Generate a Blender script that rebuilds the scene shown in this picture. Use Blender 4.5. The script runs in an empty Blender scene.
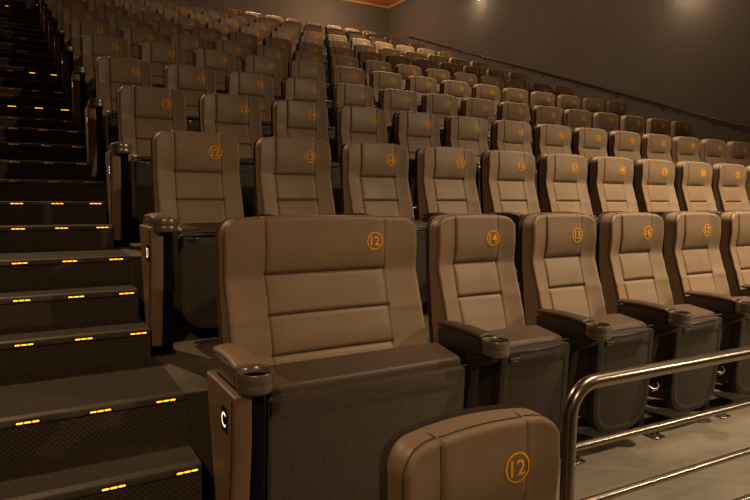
import bpy, bmesh, math, random
from mathutils import Vector, Matrix
random.seed(3)
C = bpy.context.scene.collection
PI = math.pi
# ------------------------------------------------------------------ layout
S = 0.57                 # seat spacing
D_ = 1.202               # row depth
FD = -0.9718             # floor of row D
ROWZ = {'B': -0.8306, 'C': -0.4153, 'D': 0, 'E': .4077, 'F': .8248, 'G': 1.2705, 'H': 1.6918, 'I': 2.127,
        'J': 2.5575, 'K': 2.9913, 'L': 3.4175, 'M': 3.8238, 'N': 4.2394, 'O': 4.65}
LET = 'BCDEFGHIJKLMNO'
def rowy(r): return (LET.index(r) - 2) * D_
def floorz(r): return FD + ROWZ[r]
WALLX, BACKY, CEILZ = 9.3, 13.45, 5.60
NOSE = -1.0708           # platform edge, measured from the row's badge line
AISLE_R, AISLE_L = -0.415, -1.92

# ------------------------------------------------------------------ materials
def new_mat(name):
    m = bpy.data.materials.new(name); m.use_nodes = True
    nt = m.node_tree; b = nt.nodes['Principled BSDF']
    return m, nt, b
def noise_bump(nt, b, scale, strength, dist=0.002, detail=4, coord='Object'):
    tc = nt.nodes.new('ShaderNodeTexCoord'); n = nt.nodes.new('ShaderNodeTexNoise')
    n.inputs['Scale'].default_value = scale; n.inputs['Detail'].default_value = detail
    bp = nt.nodes.new('ShaderNodeBump'); bp.inputs['Strength'].default_value = strength
    bp.inputs['Distance'].default_value = dist
    nt.links.new(tc.outputs[coord], n.inputs['Vector']); nt.links.new(n.outputs['Fac'], bp.inputs['Height'])
    nt.links.new(bp.outputs['Normal'], b.inputs['Normal'])
    return tc, n, bp
def vary(nt, b, col, amt, scale, tc):
    n = nt.nodes.new('ShaderNodeTexNoise'); n.inputs['Scale'].default_value = scale; n.inputs['Detail'].default_value = 5
    r = nt.nodes.new('ShaderNodeValToRGB')
    r.color_ramp.elements[0].position = .3; r.color_ramp.elements[1].position = .7
    r.color_ramp.elements[0].color = (*[c*(1-amt) for c in col], 1)
    r.color_ramp.elements[1].color = (*[c*(1+amt) for c in col], 1)
    nt.links.new(tc.outputs['Object'], n.inputs['Vector']); nt.links.new(n.outputs['Fac'], r.inputs['Fac'])
    nt.links.new(r.outputs['Color'], b.inputs['Base Color'])
def mat(name, col, rough=.5, metal=0., bump=None, var=None, spec=.5):
    m, nt, b = new_mat(name)
    b.inputs['Base Color'].default_value = (*col, 1); b.inputs['Roughness'].default_value = rough
    b.inputs['Metallic'].default_value = metal; b.inputs['Specular IOR Level'].default_value = spec
    tc = None
    if bump: tc, _, _ = noise_bump(nt, b, *bump)
    if var:
        if tc is None: tc = nt.nodes.new('ShaderNodeTexCoord')
        vary(nt, b, col, var[0], var[1], tc)
    return m
def emis(name, col, s):
    m, nt, b = new_mat(name)
    b.inputs['Base Color'].default_value = (*[c*.5 for c in col], 1)
    b.inputs['Emission Color'].default_value = (*col, 1); b.inputs['Emission Strength'].default_value = s
    return m
M = {}
M['leather'] = mat('taupe_leather', (.240, .160, .092), .47, 0, (260, .25, .0012, 6), (.05, 9), .3)
M['leather_pad'] = mat('dark_leather_pad', (.070, .042, .029), .45, 0, (260, .2, .001, 6), (.06, 9), .3)
M['leather_dark'] = mat('brown_leather_cushion', (.088, .056, .037), .45, 0, (260, .2, .001, 6), (.06, 9), .3)
M['seam'] = mat('seam_thread', (.055, .034, .022), .8)
M['panel'] = mat('wood_tone_panel', (.215, .125, .068), .5, 0, (60, .1, .001, 4), (.06, 5))
M['plastic'] = mat('dark_plastic', (.050, .037, .026), .42, 0, (300, .2, .0006, 3))
M['pan'] = mat('textured_pan_plastic', (.047, .033, .021), .6, 0, (500, .5, .0008, 2), spec=.3)
M['shell'] = mat('shell_plastic', (.085, .060, .042), .45, 0, (300, .25, .0006, 3))
M['cup'] = mat('cup_holder_plastic', (.25, .205, .15), .30, .55, (300, .1, .0004, 3))
M['pedestal'] = mat('pedestal_plastic', (.022, .015, .010), .6, spec=.2)
M['black'] = mat('black_interior', (.006, .005, .004), .9, spec=.08)
M['steel'] = mat('brushed_steel', (.36, .30, .23), .26, 1.0, (180, .05, .0004, 3))
M['steel_dark'] = mat('dark_steel', (.06, .05, .04), .4, .7)
M['orange'] = mat('orange_print', (1.0, .43, .005), .8, spec=.1)
M['handrail'] = mat('wall_rail_metal', (.13, .11, .09), .3, .8)
M['carpet_front'] = mat('seat_front_fabric', (.075, .056, .038), .95, 0, (420, .9, .002, 4), (.28, 160))
M['sign_letter'] = emis('sign_letter_glow', (1, .78, .42), 1.6)
M['led'] = emis('amber_led', (1, .38, .005), 2.8)
M['led_mid'] = emis('amber_led_faint', (1, .33, .006), .12)  # fainter glow, used on some upper steps
M['led_dim'] = emis('amber_led_dim', (1, .33, .01), .012)
M['lamp'] = emis('lamp_glow', (.95, .95, 1.0), 7)
M['trim'] = mat('yellow_trim', (.72, .45, .16), .6)
M['ceiling'] = mat('orange_ceiling', (.75, .22, .06), .8)
M['nosing'] = mat('tread_nosing', (.085, .065, .045), .6, 0, (90, .3, .001, 3))

def concrete():
    m, nt, b = new_mat('painted_concrete')
    tc, n, bp = noise_bump(nt, b, 30, .25, .003)
    n1 = nt.nodes.new('ShaderNodeTexNoise'); n1.inputs['Scale'].default_value = 1.6; n1.inputs['Detail'].default_value = 9
    n1.inputs['Roughness'].default_value = .62; n1.inputs['Distortion'].default_value = .8
    r = nt.nodes.new('ShaderNodeValToRGB')
    r.color_ramp.elements[0].position = .36; r.color_ramp.elements[1].position = .66
    r.color_ramp.elements[0].color = (.090, .073, .047, 1); r.color_ramp.elements[1].color = (.150, .120, .078, 1)
    nt.links.new(tc.outputs['Object'], n1.inputs['Vector']); nt.links.new(n1.outputs['Fac'], r.inputs['Fac'])
    nt.links.new(r.outputs['Color'], b.inputs['Base Color']); b.inputs['Roughness'].default_value = .6
    return m
M['concrete'] = concrete()
def wallmat(name, col):
    m, nt, b = new_mat(name)
    tc, n, bp = noise_bump(nt, b, 45, .5, .004, 6)
    vary(nt, b, col, .07, 1.1, tc); b.inputs['Roughness'].default_value = .85
    return m
M['wall'] = wallmat('dark_plaster_wall', (.145, .117, .088))
def carpet():
    # diagonal weave made of two crossed wave patterns
    m, nt, b = new_mat('woven_stair_carpet')
    tc = nt.nodes.new('ShaderNodeTexCoord')
    geo = nt.nodes.new('ShaderNodeSeparateXYZ'); nt.links.new(tc.outputs['Object'], geo.inputs[0])
    def math_(op, a, b_):
        n = nt.nodes.new('ShaderNodeMath'); n.operation = op
        for i, v in enumerate((a, b_)):
            if isinstance(v, (int, float)): n.inputs[i].default_value = v
            else: nt.links.new(v, n.inputs[i])
        return n.outputs[0]
    yz = math_('ADD', geo.outputs['Y'], geo.outputs['Z'])
    F = 330.0
    a = math_('SINE', math_('MULTIPLY', math_('ADD', geo.outputs['X'], yz), F), 0)
    c = math_('SINE', math_('MULTIPLY', math_('SUBTRACT', geo.outputs['X'], yz), F), 0)
    chk = math_('GREATER_THAN', math_('SINE', math_('MULTIPLY', geo.outputs['X'], F*.5), 0), 0)
    mix = math_('ADD', math_('MULTIPLY', a, chk), math_('MULTIPLY', c, math_('SUBTRACT', 1, chk)))
    nz = nt.nodes.new('ShaderNodeTexNoise'); nz.inputs['Scale'].default_value = 260; nz.inputs['Detail'].default_value = 3
    nt.links.new(tc.outputs['Object'], nz.inputs['Vector'])
    tot = math_('ADD', math_('MULTIPLY', mix, .22), nz.outputs['Fac'])
    r = nt.nodes.new('ShaderNodeValToRGB')
    r.color_ramp.elements[0].position = .3; r.color_ramp.elements[1].position = .75
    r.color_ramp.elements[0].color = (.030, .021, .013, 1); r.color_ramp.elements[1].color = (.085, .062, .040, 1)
    nt.links.new(tot, r.inputs['Fac']); nt.links.new(r.outputs['Color'], b.inputs['Base Color'])
    bp = nt.nodes.new('ShaderNodeBump'); bp.inputs['Strength'].default_value = .6; bp.inputs['Distance'].default_value = .003
    nt.links.new(tot, bp.inputs['Height']); nt.links.new(bp.outputs['Normal'], b.inputs['Normal'])
    b.inputs['Roughness'].default_value = .95
    return m
M['carpet'] = carpet()

# ------------------------------------------------------------------ mesh builder
class MB:
    def __init__(s, *mats): s.v = []; s.f = []; s.mi = []; s.mats = list(mats)
    def add(s, vs, fs, mi=0):
        o = len(s.v); s.v += [tuple(v) for v in vs]
        for k, f in enumerate(fs):
            s.f.append([i+o for i in f]); s.mi.append(mi[k] if isinstance(mi, list) else mi)
        return s
    def bm(s, b, mi=0, fn=None):
        b.verts.index_update()
        vs = [fn(*v.co) if fn else tuple(v.co) for v in b.verts]
        s.add(vs, [[v.index for v in f.verts] for f in b.faces], mi); b.free(); return s
    def box(s, x0, x1, y0, y1, z0, z1, bev=0, seg=2, mi=0, fn=None, cuts=0):
        b = bmesh.new(); bmesh.ops.create_cube(b, size=1)
        for v in b.verts:
            v.co = Vector(((x0+x1)/2+v.co.x*(x1-x0), (y0+y1)/2+v.co.y*(y1-y0), (z0+z1)/2+v.co.z*(z1-z0)))
        if bev: bmesh.ops.bevel(b, geom=list(b.edges), offset=bev, segments=seg, profile=.5, affect='EDGES')
        if cuts:
            for ax in range(3):
                lo, hi = ((x0, x1), (y0, y1), (z0, z1))[ax]
                n = Vector([1 if i == ax else 0 for i in range(3)])
                for k in range(1, cuts+1):
                    p = n*(lo+(hi-lo)*k/(cuts+1))
                    bmesh.ops.bisect_plane(b, geom=list(b.verts)+list(b.edges)+list(b.faces), plane_co=p, plane_no=n)
        return s.bm(b, mi, fn)
    def prism(s, pts, lo, hi, axis='x', bev=0, seg=2, mi=0):
        """extrude a 2-D outline; axis x: pts are (y,z); axis y: pts are (x,z)"""
        b = bmesh.new()
        mk = (lambda p, t: (t, p[0], p[1])) if axis == 'x' else (lambda p, t: (p[0], t, p[1]))
        A = [b.verts.new(mk(p, lo)) for p in pts]; B = [b.verts.new(mk(p, hi)) for p in pts]
        f1 = b.faces.new(A); f2 = b.faces.new(B[::-1]); n = len(pts)
        for i in range(n): b.faces.new([A[(i+1) % n], A[i], B[i], B[(i+1) % n]])
        bmesh.ops.recalc_face_normals(b, faces=list(b.faces))
        if bev:
            ed = list(f1.edges)+list(f2.edges)
            bmesh.ops.bevel(b, geom=ed, offset=bev, segments=seg, profile=.5, affect='EDGES')
        return s.bm(b, mi)
    def tube(s, pts, r, n=12, mi=0, cap=True):
        pts = [Vector(p) for p in pts]; rings = []; prev = None
        for i, p in enumerate(pts):
            a = pts[max(i-1, 0)]; b = pts[min(i+1, len(pts)-1)]; t = (b-a).normalized()
            if prev is None:
                u = t.cross(Vector((0, 0, 1)))
                if u.length < 1e-3: u = t.cross(Vector((0, 1, 0)))
            else: u = prev - t*prev.dot(t)
            u.normalize(); w = t.cross(u); prev = u
            rr = r[i] if isinstance(r, (list, tuple)) else r
            rings.append([p+u*math.cos(2*PI*k/n)*rr+w*math.sin(2*PI*k/n)*rr for k in range(n)])
        vs = [v for g in rings for v in g]; fs = []
        for i in range(len(pts)-1):
            for k in range(n):
                k2 = (k+1) % n; fs.append([i*n+k, i*n+k2, (i+1)*n+k2, (i+1)*n+k])
        if cap: fs += [list(range(n))[::-1], [(len(pts)-1)*n+k for k in range(n)]]
        return s.add(vs, fs, mi)
    def lathe(s, prof, cx, cy, n=32, mi=0):
        vs = []; fs = []; m = len(prof)
        for k in range(n):
            a = 2*PI*k/n
            vs += [(cx+r*math.cos(a), cy+r*math.sin(a), z) for r, z in prof]
        for k in range(n):
            k2 = (k+1) % n
            for i in range(m-1): fs.append([k*m+i, k2*m+i, k2*m+i+1, k*m+i+1])
        return s.add(vs, fs, mi)
    def mesh(s, name, smooth=True, angle=40):
        me = bpy.data.meshes.new(name); me.from_pydata(s.v, [], s.f)
        for m in s.mats: me.materials.append(m)
        for p, k in zip(me.polygons, s.mi): p.material_index = k; p.use_smooth = smooth
        me.update()
        if smooth: me.set_sharp_from_angle(angle=math.radians(angle))
        return me
def link(name, me, parent=None, loc=(0, 0, 0)):
    o = bpy.data.objects.new(name, me); C.objects.link(o); o.location = loc
    if parent: o.parent = parent
    return o
def struct(name, mb, smooth=False):
    o = link(name, mb.mesh(name, smooth)); o['kind'] = 'structure'; return o
def interp(tab, h):
    if h <= tab[0][0]: return tab[0][1]
    for (a, b), (c, d) in zip(tab, tab[1:]):
        if h <= c:
            t = (h-a)/(c-a); t = t*t*(3-2*t)*.5+t*.5
            return b+(d-b)*t
    return tab[-1][1]

# ------------------------------------------------------------------ backrest
TOP = 1.087
PROF = [(.40, -.118), (.50, -.084), (.60, -.052), (.70, -.025), (.78, .001), (.86, .022), (.92, .019), (.97, .015), (1.09, .020)]
REAR = [(.34, .00), (.50, .045), (.70, .075), (.85, .092), (1.09, .100)]
CREASES = [.868, .718]
def front_y(x, h, hw, seamx):
    """front surface of the upholstery, measured from the badge line"""
    y = interp(PROF, h)+plan(x, hw); ax = abs(x)
    inside = 1/(1+math.exp((ax-seamx)/.006))             # 1 in the centre panel
    # centre panel pads
    hs = [TOP+.02]+list(CREASES)+([.40] if len(CREASES) < 3 else [.36])
    pad = 0
    for a, b in zip(hs, hs[1:]):
        if b <= h <= a:
            t = (h-b)/(a-b); pad = max(0, math.sin(PI*t))**.45
            if a > 1: pad = max(0, math.sin(PI*min(1, t*1.5)))**.5 if t < .5/1.5*1 else 1-.35*((t-.333)/.667)
            break
    lum = max(0, min(1, (.96-h)/.32))                    # below the headrest
    y -= inside*(.015*pad if h > .868 else .011*pad)
    # bolsters swing forward below the headrest
    q = max(0, min(1, (ax-seamx)/(hw-seamx)))
    wing = (1-inside)*(.002+(.005+.011*lum)*q**1.3)
    dent = .003*math.exp(-((h-.885)/.03)**2)*(1-inside)*min(1, (ax-seamx)/.04) if ax > seamx else 0
    y -= wing; y += dent
    # seams and creases are grooves
    y += .0055*math.exp(-((ax-seamx)/.0045)**2)
    if ax < seamx+.004:
        for c in CREASES: y += .010*math.exp(-((h-c)/.006)**2)
    return y
def plan(x, hw): return .008-.026*(x/hw)**2 if hw < .3 else .006-.016*(x/hw)**2
def outline_top(x, hw, r=.058):
    ax = abs(x); base = TOP - .012*(ax/hw)**2
    if ax > hw-r:
        d = ax-(hw-r); base -= r-math.sqrt(max(r*r-d*d, 0))
    return base
def uniq(vals, eps=.0012):
    vals = sorted(vals); out = [vals[0]]
    for v in vals[1:]:
        if v-out[-1] > eps: out.append(v)
    return out
def make_back(hw, seamx):
    mb = MB(M['leather'], M['seam'])
    xs = [seamx*i/5 for i in range(-5, 6)]
    for s in (-1, 1):
        xs += [s*(seamx+d) for d in (-.012, -.007, -.0035, -.0012, .0012, .0035, .007, .012, .022)]
        xs += [s*(hw-d) for d in (0, .0015, .004, .008, .013, .02, .028, .038, .05, .064)]
    xs = uniq([x for x in xs if abs(x) <= hw+1e-6]); 
    if xs[0] > -hw: xs[0] = -hw
    if xs[-1] < hw: xs[-1] = hw
    hs = [.36+.0355*i for i in range(20)]
    for c in CREASES: hs += [c+d for d in (-.02, -.012, -.006, -.002, .002, .006, .012, .02)]
    hs += [TOP-d for d in (0, .0015, .005, .01, .016, .024, .034, .048, .065)]
    hs = uniq([h for h in hs if h <= TOP])
    if hs[-1] < TOP: hs[-1] = TOP
    vs = []; fs = []; mi = []; nx = len(xs); H0 = hs[0]
    def pos(x, h):
        top = outline_top(x, hw); v = (h-H0)/(TOP-H0)
        k = max(0, (v-.80)/.20)                                # only the upper fifth bends to the rounded outline
        hh = h-(TOP-top)*k**.8 if v > .8 else h
        d = min(hw-abs(x), top-hh)
        y = front_y(x, h, hw, seamx)
        R = .014
        if d < R: y += R-math.sqrt(max(R*R-(R-d)**2, 0))
        return x, y, hh
    for h in hs:
        for x in xs: vs.append(pos(x, h))
    for j in range(len(hs)-1):
        for i in range(nx-1):
            fs.append([j*nx+i, j*nx+i+1, (j+1)*nx+i+1, (j+1)*nx+i])
            xm = abs(xs[i]+xs[i+1])/2; hm = (hs[j]+hs[j+1])/2
            sm = abs(xm-seamx) < .0012 or (xm < seamx and any(abs(hm-c) < .0021 for c in CREASES))
            mi.append(1 if sm else 0)
    mb.add(vs, fs, mi)
    # little tabs where the seams turn over the top edge
    for sx in (-seamx, seamx):
        t = outline_top(sx, hw); y = front_y(sx, TOP-.03, hw, seamx)
        mb.tube([(sx, y+.002, t-.012), (sx, y+.012, t+.0005), (sx, y+.035, t+.0035), (sx, y+.055, t+.002)], .0032, 6, 0)
    # side band running back to the shell
    path = [j*nx for j in range(len(hs))]+[(len(hs)-1)*nx+i for i in range(1, nx)]+[j*nx+nx-1 for j in range(len(hs)-2, -1, -1)]
    ring = [vs[k] for k in path]; n = len(ring); bv = []; 
    for t, ins, grow in ((0, 0, 0), (.0035, .0022, 0), (.35, .0, .003), (.75, 0, .003), (1, .004, 0)):
        for (x, y, z) in ring:
            yr = interp(REAR, z)+plan(x, hw)
            a = y+(yr-y)*t if t not in (0, .0035) else y+t
            cx, cz = 0, min(z, 1.0)
            dx, dz = (x-cx), (z-cz); L = math.hypot(abs(dx)-(hw-.05) if abs(dx) > hw-.05 else 0, dz) or 1
            ux = (math.copysign(1, dx) if z < TOP-.055 else (dx/hw)**3); uz = 0 if z < TOP-.055 else 1-abs(ux)*.6
            bv.append((x+ux*(grow-ins), a, z+uz*(grow-ins)))
    bf = []; bmi = []
    for k in range(4):
        for i in range(n-1):
            bf.append([k*n+i, k*n+i+1, (k+1)*n+i+1, (k+1)*n+i]); bmi.append(1 if k == 0 else 0)
    mb.add(bv, bf, bmi)
    mb.tube([(x*1.001, y+.0055, z+.0006) for x, y, z in ring[3:-3:2]], .0014, 5, 1)
    # closing rear face
    rv = []; 
    for h in hs:
        for x in xs:
            X, Y, Z = pos(x, h); rv.append((X*.985, interp(REAR, Z)+plan(X, hw), Z-.003))
    mb.add(rv, [[j*nx+i, (j+1)*nx+i, (j+1)*nx+i+1, j*nx+i+1] for j in range(len(hs)-1) for i in range(nx-1)])
    bmx = bmesh.new(); me = mb.mesh('backrest', True, 60)
    bmx.from_mesh(me); bmesh.ops.remove_doubles(bmx, verts=list(bmx.verts), dist=.00005)
    bmesh.ops.recalc_face_normals(bmx, faces=list(bmx.faces)); bmx.to_mesh(me); bmx.free()
    return me
def make_shell(hw):
    """moulded plastic shell hugging the rear and the edges of the upholstery"""
    mb = MB(M['shell']); HW = hw+.006; T = TOP+.003
    hs = [.30, .36, .42, .5, .6, .7, .8, .88, .94, .98, 1.01, 1.03, 1.05, 1.06, 1.07, 1.076, T]
    us = [-1, -.995, -.985, -.965, -.93, -.88, -.8, -.6, -.3, 0, .3, .6, .8, .88, .93, .965, .985, .995, 1]
    def o(x, h):
        r = .062; ax = abs(x); b = T-.012*(ax/HW)**2
        if ax > HW-r: b -= r-math.sqrt(max(r*r-(ax-(HW-r))**2, 0))
        return b
    layers = []
    for kind in (0, 1):
        L = []
        for h in hs:
            for u in us:
                x = u*HW; v = (h-hs[0])/(T-hs[0]); top = o(x, h)
                hh = h-(T-top)*((v-.8)/.2)**.8 if v > .8 else h
                yr = interp(REAR, hh)+plan(x, hw)
                if kind == 0: y = yr+.016
                else:
                    d = min(HW-abs(x), top-hh, .04); y = yr+.034-.018*(1-d/.04)**2
                L.append((x, y, hh))
        layers.append(L)
    nx = len(us); nh = len(hs)
    g = [[j*nx+i, j*nx+i+1, (j+1)*nx+i+1, (j+1)*nx+i] for j in range(nh-1) for i in range(nx-1)]
    N = nx*nh
    fs = g+[[a+N for a in f[::-1]] for f in g]
    loop = [j*nx for j in range(nh)]+[(nh-1)*nx+i for i in range(1, nx)]+[j*nx+nx-1 for j in range(nh-2, -1, -1)]+[i for i in range(nx-2, 0, -1)]
    for a, b in zip(loop, loop[1:]+loop[:1]): fs.append([a, b, b+N, a+N])
    mb.add(layers[0]+layers[1], fs)
    me = mb.mesh('back_shell', True, 50)
    b = bmesh.new(); b.from_mesh(me); bmesh.ops.recalc_face_normals(b, faces=list(b.faces)); b.to_mesh(me); b.free()
    return me
# ------------------------------------------------------------------ cushion and pan (seat tipped up)
def lean(x, y, z):      # the tipped seat leans back towards its foot
    return x, y+.035+(.57-z)*.04, z
def make_cushion(hw):
    mb = MB(M['leather_dark'], M['seam'])
    def fn(x, y, z):
        y, z = y, z
        if z > .5: z += (y+.40)*.13+.006*math.cos(min(1, abs(x)/hw)*PI/2)
        return lean(x, y, z)
    mb.box(-hw, hw, -.392, -.225, .16, .578, .020, 4, 0, fn, 5)
    mb.tube([(-hw+.01, -.386, .574), (0, -.388, .580), (hw-.01, -.386, .574)], .0025, 6, 1)
    return mb.mesh('seat_cushion', True, 50)
def pan_outline(hw, ztop, zbot, rt, rb, n=8):
    pts = []
    for cx, cz, r, a0 in ((hw-rt, ztop-rt, rt, 0), (-hw+rt, ztop-rt, rt, 90), (-hw+rb, zbot+rb, rb, 180), (hw-rb, zbot+rb, rb, 270)):
        for k in range(n+1):
            a = math.radians(a0+90*k/n); pts.append((cx+r*math.cos(a), cz+r*math.sin(a)))
    return pts
def sheared(mb, fn):
    mb.v = [fn(*v) for v in mb.v]; return mb
def make_pan(hw):
    mb = MB(M['pan'], M['plastic'])
    out = pan_outline(hw, .560, .085, .022, .135)
    mb.prism(out, -.425, -.375, 'y', .008, 3)
    # raised rim round a recessed field
    n = len(out); inner = pan_outline(hw-.035, .510, .125, .03, .11)
    ring = [(x, -.4255, z) for x, z in out]; k = .93
    o2 = pan_outline(hw-.010, .548, .095, .02, .128)
    vs = [(x, -.424, z) for x, z in o2]+[(x, -.4275, z) for x, z in pan_outline(hw-.016, .542, .101, .02, .124)] + \
         [(x, -.4275, z) for x, z in pan_outline(hw-.030, .500, .116, .03, .112)]+[(x, -.4262, z) for x, z in inner]
    fs = [[r*n+i, r*n+(i+1) % n, (r+1)*n+(i+1) % n, (r+1)*n+i] for r in range(3) for i in range(n)]
    mb.add(vs, fs)
    return sheared(mb, lean).mesh('seat_pan', True, 45)
def make_pull(hw):
    mb = MB(M['steel_dark'])
    mb.tube([(-hw+.05, -.432, .552), (-hw+.06, -.440, .556), (hw-.09, -.440, .556), (hw-.08, -.432, .552)], .006, 8)
    return sheared(mb, lean).mesh('pull_bar', True)
def make_clip(hw):
    mb = MB(M['steel']); mb.box(-hw+.035, -hw+.085, -.440, -.430, .530, .541, .002, 2)
    mb.box(-hw+.04, -hw+.08, -.437, -.428, .518, .524, .002, 2)
    return sheared(mb, lean).mesh('metal_clip', True)
# ------------------------------------------------------------------ armrests and standards
def arm_body(y0, yc, w=.034, mt='plastic'):
    mb = MB(M[mt])
    lo = .600 if mt == 'cup' else .574
    prof = [(y0, .640), (y0, .602), (y0-.03, lo), (yc+.12, lo), (yc+.05, max(lo, .592)), (yc+.046, .601), (yc+.046, .652), (yc+.06, .655), (y0-.05, .655)]
    mb.prism(prof, -w, w, 'x', .006, 2)
    if mt == 'cup': return mb
    mb.prism([(yc+.14, .575), (yc+.03, .598), (yc-.03, .600), (yc+.02, .560), (yc+.14, .505)], -.030, .030, 'x', .01, 2)
    return mb
def arm_pad(y0, yc, w=.037, mt='leather_pad'):
    mb = MB(M[mt], M['seam']); y1 = yc+.045
    def fn(x, y, z):
        t = (y-y1)/(y0-y1)
        if z > .66: z += .010*math.sin(PI*min(1, max(0, t*.85+.08)))-.010*(x/w)**2
        if t < .35: x *= 1+.12*(.35-t)/.35
        return x, y, z
    mb.box(-w, w, y1, y0, .651, .669, .008, 4, 0, fn, 5)
    return mb.mesh('armrest_pad', True, 60)
def cup(yc):
    mb = MB(M['cup'], M['black'])
    mb.lathe([(.0, .598), (.046, .598), (.0525, .603), (.0535, .610), (.0535, .625), (.0528, .6265), (.0535, .628), (.0535, .654), (.0520, .6575), (.0488, .6575), (.0462, .654), (.045, .640)], 0, yc, 40)
    mb.lathe([(.045, .640), (.043, .604), (0, .604)], 0, yc, 40, 1)
    return mb.mesh('cup_holder', True, 50)
def standard(yc):
    mb = MB(M['pedestal'])
    mb.prism([(-.13, .60), (yc+.09, .60), (yc+.11, .50), (yc+.17, .12), (yc+.17, .0), (-.10, .0), (-.10, .30)], -.024, .024, 'x', .008, 2)
    mb.box(-.034, .034, yc+.08, -.06, 0, .012, .003, 1)
    return mb.mesh('pedestal', True)
def foot():
    mb = MB(M['steel'])
    mb.box(-.036, .036, -.395, -.335, 0, .008, .002, 1)
    for s in (-1, 1): mb.lathe([(0, .020), (.007, .020), (.009, .016), (.009, .008)], s*.020, -.365, 8)
    return mb.mesh('floor_bracket', True)
def hinge():
    mb = MB(M['steel'])
    mb.tube([(-.036, -.33, .262), (-.032, -.345, .246), (0, -.352, .236), (.032, -.345, .246), (.036, -.33, .262)], .0045, 8)
    mb.box(-.022, .022, -.352, -.325, .226, .242, .003, 1)
    return mb.mesh('hinge_bracket', True)
YC_IN, YC_END = -.455, -.515
def end_panel():
    # tapered upholstered panel closing the row on the aisle
    mb = MB(M['panel'], M['seam'])
    mb.prism([(-.215, .600), (YC_END+.0, .600), (YC_END+.004, .46), (YC_END+.055, .10), (YC_END+.065, .045), (YC_END+.10, .02),
              (-.335, .02), (-.330, .10), (-.270, .35)], -.064, -.008, 'x', .010, 3)
    mb.tube([(-.0665, YC_END+.012, .59), (-.0665, YC_END+.016, .46), (-.0665, YC_END+.066, .10)], .0018, 6, 1)
    return mb.mesh('end_panel', True)
def end_standard():
    mb = MB(M['plastic'])
    mb.mats[0] = M['black']  # near-black colour stands in for the shadowed gap under the end armrest
    mb.prism([(-.26, .60), (YC_END+.03, .60), (YC_END+.06, .10), (YC_END+.07, .0), (-.33, .0), (-.28, .3)], -.004, .040, 'x', .008, 2)
    mb.box(-.06, .045, YC_END+.05, -.28, 0, .012, .003, 1)
    return mb.mesh('pedestal', True)
def text_mesh(txt, size, mats, ring=None, width=None):
    cu = bpy.data.curves.new('digits', 'FONT'); cu.body = txt; cu.size = size; cu.align_x = 'CENTER'; cu.align_y = 'CENTER'
    cu.resolution_u = 4; cu.offset = .0008 if size < .06 else .0006
    if width: cu.space_character = width
    ob = bpy.data.objects.new('digits', cu); C.objects.link(ob)
    dg = bpy.context.evaluated_depsgraph_get(); me = bpy.data.meshes.new_from_object(ob.evaluated_get(dg))
    C.objects.unlink(ob); bpy.data.objects.remove(ob); bpy.data.curves.remove(cu)
    vs = [tuple(v.co) for v in me.vertices]; fs = [list(p.vertices) for p in me.polygons]
    bpy.data.meshes.remove(me)
    xs = [v[0] for v in vs]; ys = [v[1] for v in vs]; mx, my = (min(xs)+max(xs))/2, (min(ys)+max(ys))/2
    vs = [(v[0]-mx, v[1]-my) for v in vs]
    return vs, fs
def badge_mesh(num, xoff, hw, seamx, h0=.978):
    vs, fs = text_mesh(str(num), .053, None)
    R = .0365; w = .0047; n = 48
    o = len(vs)
    for k in range(n):
        a = 2*PI*k/n; vs.append((R*math.cos(a), R*math.sin(a))); vs.append(((R-w)*math.cos(a), (R-w)*math.sin(a)))
    for k in range(n):
        k2 = (k+1) % n; fs.append([o+2*k, o+2*k2, o+2*k2+1, o+2*k+1])
    # thicken strokes a little by keeping print just proud of the leather
    mb = MB(M['orange'])
    mb.add([(x+xoff, min(front_y(x+xoff+dx, h0+z, hw, seamx) for dx in (-.006, 0, .006))-.0016, h0+z) for x, z in vs], fs)
    return mb.mesh('number_badge', False)
def sign_mesh(letter):
    mb = MB(M['black'], M['sign_letter'])
    X = -.0645; y, z = -.425, .512
    mb.box(X-.003, X+.003, y-.026, y+.026, z-.036, z+.036, .001, 1)
    vs, fs = text_mesh(letter, .062, None)
    mb.add([(X-.0036, y-a, z+b) for a, b in vs], fs, 1)
    return mb.mesh('row_sign', False)

HW, SX = .2255, .126
HW2, SX2 = .419, .260
ME = dict(back=make_back(HW, SX), shell=make_shell(HW), cush=make_cushion(.190), pan=make_pan(.194), pull=make_pull(.194), clip=make_clip(.194),
          armb=arm_body(-.13, YC_IN).mesh('armrest', True), armp=arm_pad(-.13, YC_IN), cup=cup(YC_IN), ped=standard(YC_IN), foot=foot(), hinge=hinge(),
          armbe=arm_body(-.215, YC_END, .047, 'cup').mesh('armrest', True), armpe=arm_pad(-.215, YC_END, .045, 'leather'), cupe=cup(YC_END), endp=end_panel(), pede=end_standard(),
          shell2=make_shell(HW2))
BADGE = {n: badge_mesh(n, .090, HW, SX) for n in range(12, 27)}
CREASES.append(.572)      # the wide back has a third crease
ME['back2'] = make_back(HW2, SX2)
BADGE2 = badge_mesh(12, .208, HW2, SX2, .985)

def wide_cushion():
    mb = MB(M['leather_dark'], M['seam']); hw = .390
    def fn(x, y, z):
        if z > .5: z += (y+.40)*.16
        return lean(x, y, z)
    mb.box(-hw, hw, -.395, -.225, .14, .560, .016, 3, 0, fn, 5)
    mb.tube([(-hw+.01, -.396, .541), (hw-.01, -.396, .541)], .0022, 6, 1)
    return mb.mesh('seat_cushion', True, 50)
def wide_front():
    mb = MB(M['carpet_front'])
    mb.prism(pan_outline(.390, .528, .06, .01, .03), -.418, -.393, 'y', .006, 3)
    return sheared(mb, lean).mesh('seat_front', True, 45)

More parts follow.
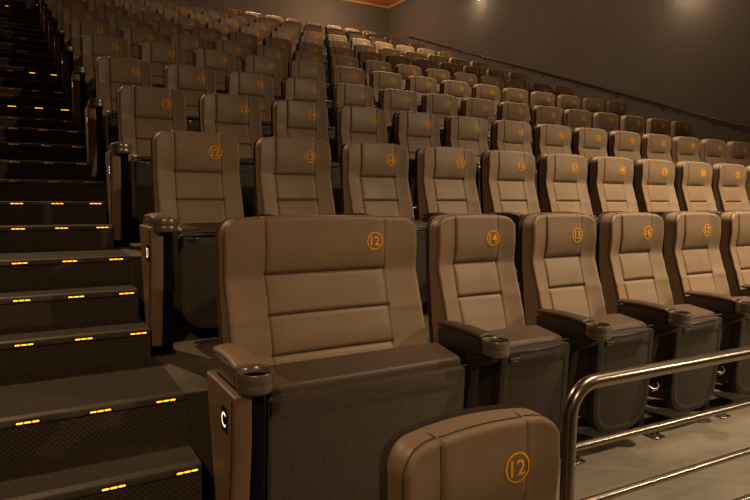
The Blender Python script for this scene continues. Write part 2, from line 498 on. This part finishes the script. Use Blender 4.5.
def part(name, me, parent): return link(name, me, parent)
def arm(root, x, end, low=0):
    """left hand armrest of a seat with its cup holder and floor standard"""
    s = 'e' if end else ''
    a = part('armrest', ME['armb'+s], root); a.location.x = x; a.location.z = (.014 if end else -.018)+low
    p = part('armrest_pad', ME['armp'+s], a); c = part('cup_holder', ME['cup'+s], a)
    d = part('pedestal', ME['ped'+s], root); d.location.x = x
    if not end:
        part('floor_bracket', ME['foot'], d); part('hinge_bracket', ME['hinge'], d)
    return a
def make_seat(num, row, end=False, last=False):
    r = bpy.data.objects.new('cinema_seat', None); C.objects.link(r)
    b = part('backrest', ME['back'], r)
    part('number_badge', BADGE[num], b)
    part('back_shell', ME['shell'], r)
    part('seat_cushion', ME['cush'], r)
    p = part('seat_pan', ME['pan'], r)
    part('pull_bar', ME['pull'], p); part('metal_clip', ME['clip'], p)
    low = 0 if row == 'C' else (-.032 if end else -.012)
    arm(r, -.285, end, low)
    if end:
        e = part('end_panel', ME['endp'], r); e.location.x = -.285
        sg = part('row_sign', SIGN[row], e); sg.location.z = -.03; sg.location.y = -.02
    if last: arm(r, .285, False)
    return r
SIGN = {r: sign_mesh(r) for r in 'CDEFGHIJKLMN'}
ORD = ['wide seat row', 'first row behind the wide seat', 'second row behind the wide seat', 'third row behind the wide seat', 'fourth row behind the wide seat',
       'fifth row behind the wide seat', 'sixth row behind the wide seat', 'seventh row behind the wide seat', 'eighth row behind the wide seat',
       'ninth row behind the wide seat', 'tenth row behind the wide seat', 'back row behind the wide seat']
def seat_label(num, i):
    where = ORD[i] if i else 'row of the wide seat'
    if num == 12: return f'brown leather aisle seat numbered 12 beside stairs, {where}'
    if num == 26: return f'brown leather seat numbered 26 nearest right wall, {where}'
    if i == 0 and num == 14: return 'brown leather seat numbered 14 immediately right of the wide double seat'
    return f'brown leather tip-up seat with orange number {num}, {where}'
def place(num, row):
    i = LET.index(row)-1
    x = (num-12)*S-.083+(i-1)*-.0087 if row != 'C' else (num-12)*S-.176-.084
    y = rowy(row)-.0012*((x-4)**2)
    r = make_seat(num, row, end=(num == 12), last=(num == 26))
    r.location = (x, y, floorz(row))
    r['label'] = seat_label(num, i); r['category'] = 'seat'; r['group'] = f'cinema seats in {ORD[i]}' if i else 'cinema seats in the wide seat row'
    return r
for i, row in enumerate(LET[1:-1]):
    for num in range(12, 27):
        if row == 'C' and (num < 14 or num > 19): continue
        if row == 'D' and num > 23: continue
        place(num, row)
# wide double seat
w = bpy.data.objects.new('double_cinema_seat', None); C.objects.link(w)
b = part('backrest', ME['back2'], w); part('number_badge', BADGE2, b); part('back_shell', ME['shell2'], w)
part('seat_cushion', wide_cushion(), w); f = part('seat_front', wide_front(), w)
f['label'] = 'dark speckled fabric seat front'
arm(w, -.485, True); e = part('end_panel', ME['endp'], w); e.location.x = -.485; part('row_sign', SIGN['C'], e)
w.location = (.120, rowy('C')-.0012*3.9**2, floorz('C'))
w['label'] = 'wide double brown leather seat with orange number 12 and C sign'; w['category'] = 'seat'
# front seat, lower row (bottom of the picture)
s = make_seat(12, 'C', end=False)
s.location = (-.050, rowy('B')+.022, floorz('B')-.007); s.rotation_euler.z = math.radians(1.5)
s['label'] = 'brown leather seat numbered 12 in the lowest row, left of the guard rail'; s['category'] = 'seat'

# ------------------------------------------------------------------ floors and stairs
def tread_h(r0, m):  # nose y, z of a step
    y = rowy(r0)+NOSE+[0, .5679, .8772][m]
    nx = LET[LET.index(r0)+1]
    return y, floorz(r0)+(floorz(nx)-floorz(r0))/3*m
XL = -12.0
bot = floorz('B')-.25
for r in LET:
    z = floorz(r); y0 = rowy(r)+NOSE; y1 = (rowy(r)+D_+NOSE) if r != 'O' else BACKY
    if r == 'B': y0 = -9.0
    for xa, xb in ((AISLE_R, WALLX), (XL, AISLE_L)):
        mb = MB(M['concrete']); mb.box(xa, xb, y0, y1+(.02 if r != 'O' else 0), z-.55 if r != 'B' else bot, z, 0)
        struct('floor', mb)
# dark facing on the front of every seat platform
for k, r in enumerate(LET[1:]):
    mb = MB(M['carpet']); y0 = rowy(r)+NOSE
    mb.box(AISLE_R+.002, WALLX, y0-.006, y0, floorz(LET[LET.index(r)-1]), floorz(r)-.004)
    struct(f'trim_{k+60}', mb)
n_steps = []
for r in LET[:-1]:
    for m in range(3):
        if r == 'B' and m == 0: continue
        y, z = tread_h(r, m); n_steps.append((r, m, y, z))
n_steps.append(('O', 0, rowy('O')+NOSE, floorz('O')))
mbb = MB(M['carpet']); mbb.box(AISLE_L, AISLE_R, -9, rowy('B')+NOSE+.6, bot, floorz('B')); struct('floor', mbb)
for k, (r, m, y, z) in enumerate(n_steps):
    yend = n_steps[k+1][2]+.02 if k+1 < len(n_steps) else BACKY
    mb = MB(M['carpet']); xr = AISLE_R if m == 0 else AISLE_R-.022
    mb.box(AISLE_L, xr, y, yend, z-.42, z, 0)
    struct('floor', mb)
    t = MB(M['nosing']); t.box(AISLE_L, xr-.002, y-.012, y+.030, z-.022, z+.003, .003, 2)
    o = struct(f'trim_{k+10}', t, True)

# step lights: three amber bulbs in a thin housing
LB = MB(M['steel_dark']); LB.box(-.038, .038, -.004, .004, -.0045, .0045, .002, 1); LB = LB.mesh('step_light')
BULB = {}
for nm in ('led', 'led_mid', 'led_dim'):
    q = MB(M[nm]); q.box(-.0105, .0105, -.006, 0, -.0027, .0027, .0025, 2); BULB[nm] = q.mesh('bulb')
BOX = [(-.4885, 'right'), (-.711, 'middle'), (-.934, 'left'), (-1.157, 'far left')]
tread_names = ['', 'first', 'second']
for k, (r, m, y, z) in enumerate(n_steps):
    if k < 2: continue
    bright = 'led' if k < 11 else 'led_dim'
    if r in 'FG' and k >= 12: bright = 'led_mid' if (r, m) in (('F', 2), ('F', 1), ('G', 0)) else 'led_dim'
    if (r, m) in (('G', 2), ('I', 0), ('O', 0)): bright = 'led'
    if (r, m) == ('H', 1): bright = 'led_mid'
    for bx, side in BOX:
        if r == 'O' and side != 'left': bright = 'led_dim'
        if r == 'O' and side == 'left': bright = 'led'
        if (r, m) == ('I', 0) and side in ('left', 'far left'): bright = 'led_mid'
        h = link('step_light', LB, None, (bx-.0087*max(0, (k-5)/3), y-.017, z-.010))
        ri = LET.index(r)
        lv = {0: f'edge level with seat row {r}', 1: f'first edge above seat row {r}', 2: f'second edge above seat row {r}'}[m]
        h['label'] = f'amber step light, {side} one on stair {lv}'
        h['category'] = 'step light'; h['group'] = 'amber step lights on the aisle stairs'
        if k < 20:
            for d in (-.0235, 0, .0235):
                link('bulb', BULB[bright], h, (d, -.002, 0))
        else:
            q = link('bulb', BULB[bright], h, (0, -.002, 0)); q.scale = (3, 1, 1)

# ------------------------------------------------------------------ walls, ceiling
mb = MB(M['wall']); mb.box(WALLX, WALLX+.2, -9, BACKY+.2, bot, 9); struct('wall_right', mb)
mb = MB(M['wall']); mb.box(XL, WALLX, BACKY, BACKY+.2, bot, 9); struct('wall_back', mb)
mb = MB(M['wall']); mb.box(XL-.2, XL, -9, BACKY+.2, bot, 9); struct('wall_left', mb)
mb = MB(M['ceiling']); mb.box(XL, WALLX, -9, BACKY, CEILZ, CEILZ+.15); struct('ceiling', mb)
mb = MB(M['trim']); mb.box(XL, WALLX, BACKY-.07, BACKY, CEILZ-.055, CEILZ, .01, 2); struct('trim_1', mb, True)
mb = MB(M['trim']); mb.box(WALLX-.07, WALLX, -9, BACKY-.07, CEILZ-.055, CEILZ, .01, 2); struct('trim_2', mb, True)

# ------------------------------------------------------------------ guard rail in front of the wide-seat row
g = bpy.data.objects.new('guard_rail', None); C.objects.link(g)
g.location = (.335, -2.262, floorz('C')); g.rotation_euler.z = math.radians(-2.4)
g['label'] = 'polished metal guard rail with curved corner beside front seat 12'; g['category'] = 'railing'
L = 2.4; HT = .672; R = .085
pts = [(0, 0, .0), (0, 0, .3), (0, 0, HT-R)]
for k in range(1, 9):
    a = PI/2*k/8; pts.append((R-R*math.cos(a), 0, HT-R+R*math.sin(a)))
pts += [(.6, 0, HT), (1.2, 0, HT), (1.8, 0, HT)]
for k in range(0, 9):
    a = PI/2*k/8; pts.append((L-R+R*math.sin(a), 0, HT-R+R*math.cos(a)))
pts += [(L, 0, .3), (L, 0, 0)]
mb = MB(M['steel']); mb.tube(pts, .0195, 20); part('top_rail', mb.mesh('top_rail'), g)
for h in (.495, .325, .155):
    mb = MB(M['steel']); mb.tube([(.0, 0, h), (1.2, 0, h), (L, 0, h)], .0115, 14); part('lower_rail', mb.mesh('lower_rail'), g)
mb = MB(M['steel']); mb.tube([(1.6, 0, 0), (1.6, 0, HT)], .0195, 16); part('post', mb.mesh('post'), g)
for x in (0, 1.6, L):
    mb = MB(M['steel']); mb.lathe([(0, .008), (.045, .008), (.047, .005), (.047, 0), (0, 0)], x, 0, 24); part('base_plate', mb.mesh('base_plate'), g)

# ------------------------------------------------------------------ handrail on the right wall
h = bpy.data.objects.new('handrail', None); C.objects.link(h)
HX = WALLX-.085; h.location = (HX, 0, 0)
h['label'] = 'thin dark handrail sloping down the right wall'; h['category'] = 'handrail'
p0, p1 = Vector((0, 12.13, 4.42)), Vector((0, -2.0, -.555))
mb = MB(M['handrail']); mb.tube([(.08, 12.2, 4.43), (.03, 12.19, 4.43), p0, p0.lerp(p1, .3), p0.lerp(p1, .6), p1], .017, 12); part('rail', mb.mesh('rail'), h)
for k in range(14):
    q = p0.lerp(p1, (k*1.02+.45)/14.5)
    mb = MB(M['handrail']); mb.tube([q+Vector((0, 0, -.018)), q+Vector((0, 0, -.075)), q+Vector((.03, 0, -.09)), q+Vector((.085, 0, -.09))], .009, 8)
    part('bracket', mb.mesh('bracket'), h)

# ------------------------------------------------------------------ lamps
def wall_lamp(y, z, label):
    o = bpy.data.objects.new('wall_lamp', None); C.objects.link(o); o.location = (WALLX, y, z)
    o['label'] = label; o['category'] = 'lamp'
    mb = MB(M['steel_dark']); mb.box(-.10, 0, -.06, .06, -.09, .09, .01, 2); part('housing', mb.mesh('housing'), o)
    mb = MB(M['lamp']); mb.lathe([(0, -.02), (.04, -.01), (.05, 0), (0, 0)], -.055, 0, 20); d = part('lens', mb.mesh('lens'), o); d.location.z = -.09
    return o
wall_lamp(9.0, 4.78, 'small bright lamp high on the right wall at the top edge')
wall_lamp(3.55, 3.42, 'small lamp high on the right wall above the frame')
def lamp(kind, name, loc, power, col=(1, .66, .36), target=None, size=.15, ang=120, blend=.6):
    d = bpy.data.lights.new(name, kind); d.energy = power; d.color = col
    if kind == 'AREA': d.size = size
    else: d.shadow_soft_size = size
    if kind == 'SPOT': d.spot_size = math.radians(ang); d.spot_blend = blend
    o = bpy.data.objects.new(name, d); C.objects.link(o); o.location = loc
    if target is not None:
        o.rotation_euler = (Vector(target)-Vector(loc)).to_track_quat('-Z', 'Y').to_euler()
    return o
WARM = (1, .68, .39)
SOFT = (1, .78, .53)
lamp('SPOT', 'key_spot', (6.6, -6.3, 2.8), 1000, SOFT, (3.6, -.6, -.3), .10, 74, 1.0)
lamp('SPOT', 'front_spot', (-3.2, -7.5, 3.6), 620, WARM, (-.7, -1.3, -.8), .15, 32, 1.0)
lamp('SPOT', 'aisle_spot', (-2.4, 5.2, 4.9), 1000, WARM, (-.7, .0, -.6), .06, 46, .9)
lamp('SPOT', 'aisle_spot', (-2.6, 11.5, CEILZ-.1), 260, WARM, (-.6, 6.5, 1.5), .06, 46, .9)
for x, y, pw, ang in ((3.9, -3.0, 2900, 74), (1.6, -3.6, 380, 56), (5.2, -1.2, 1500, 72), (5.4, 2.4, 800, 72), (6.2, 7.8, 1000, 84), (4.8, 12.0, 420, 90)):
    lamp('SPOT', 'downlight', (x, y, CEILZ-.05), pw, SOFT, (x, y+.3, 0), .08, ang, .9)
lamp('SPOT', 'back_fill', (4.5, 3.5, CEILZ-.1), 300, SOFT, (3.6, 10.5, 3.2), .08, 80, .9)  # added fill with no fixture, lifts the faces of the rear rows
lamp('SPOT', 'wall_fill', (2.5, 5.5, 5.2), 360, SOFT, (9.3, 6.5, 4.6), .10, 92, .7)  # unseen fill spot added to even out the right wall
lamp('SPOT', 'wall_fill', (3.0, -1.0, 5.2), 230, SOFT, (9.3, 1.5, 3.9), .10, 80, .7)  # second added fill, for the forward part of the right wall
lamp('SPOT', 'downlight', (4.6, 4.4, CEILZ-.05), 900, SOFT, (4.6, 2.6, 0), .08, 70, .9)
lamp('POINT', 'back_corner_fill', (7.0, 11.8, 4.9), 80, SOFT, None, .10)  # unseen fill light added to brighten the ceiling corner and top rows
lamp('POINT', 'wall_glow', (WALLX-.35, 9.0, 4.64), 10, SOFT, None, .05)
lamp('POINT', 'wall_glow', (WALLX-.35, 3.3, 3.3), 10, SOFT, None, .05)

wd = bpy.data.worlds.new('World'); bpy.context.scene.world = wd; wd.use_nodes = True
wd.node_tree.nodes['Background'].inputs[0].default_value = (1, .70, .38, 1)
wd.node_tree.nodes['Background'].inputs[1].default_value = .05

# ------------------------------------------------------------------ camera
cd = bpy.data.cameras.new('camera'); cam = bpy.data.objects.new('camera', cd); C.objects.link(cam)
yaw, pitch, roll, f = .5284, -.0939, .0114, 606.1
fw = Vector((math.sin(yaw)*math.cos(pitch), math.cos(yaw)*math.cos(pitch), math.sin(pitch)))
r0 = Vector((math.cos(yaw), -math.sin(yaw), 0)); u0 = r0.cross(fw)
rr = r0*math.cos(roll)+u0*math.sin(roll); uu = -r0*math.sin(roll)+u0*math.cos(roll)
cam.matrix_world = Matrix(((rr.x, uu.x, -fw.x, -.9262), (rr.y, uu.y, -fw.y, -3.3663), (rr.z, uu.z, -fw.z, -.2056), (0, 0, 0, 1)))
cd.sensor_width = 36; cd.lens = f/750*36; cd.clip_start = .05
sc = bpy.context.scene; sc.camera = cam
sc.view_settings.view_transform = 'Standard'; sc.view_settings.look = 'None'
sc.view_settings.exposure = 0; sc.view_settings.gamma = 1; sc.view_settings.use_curve_mapping = False
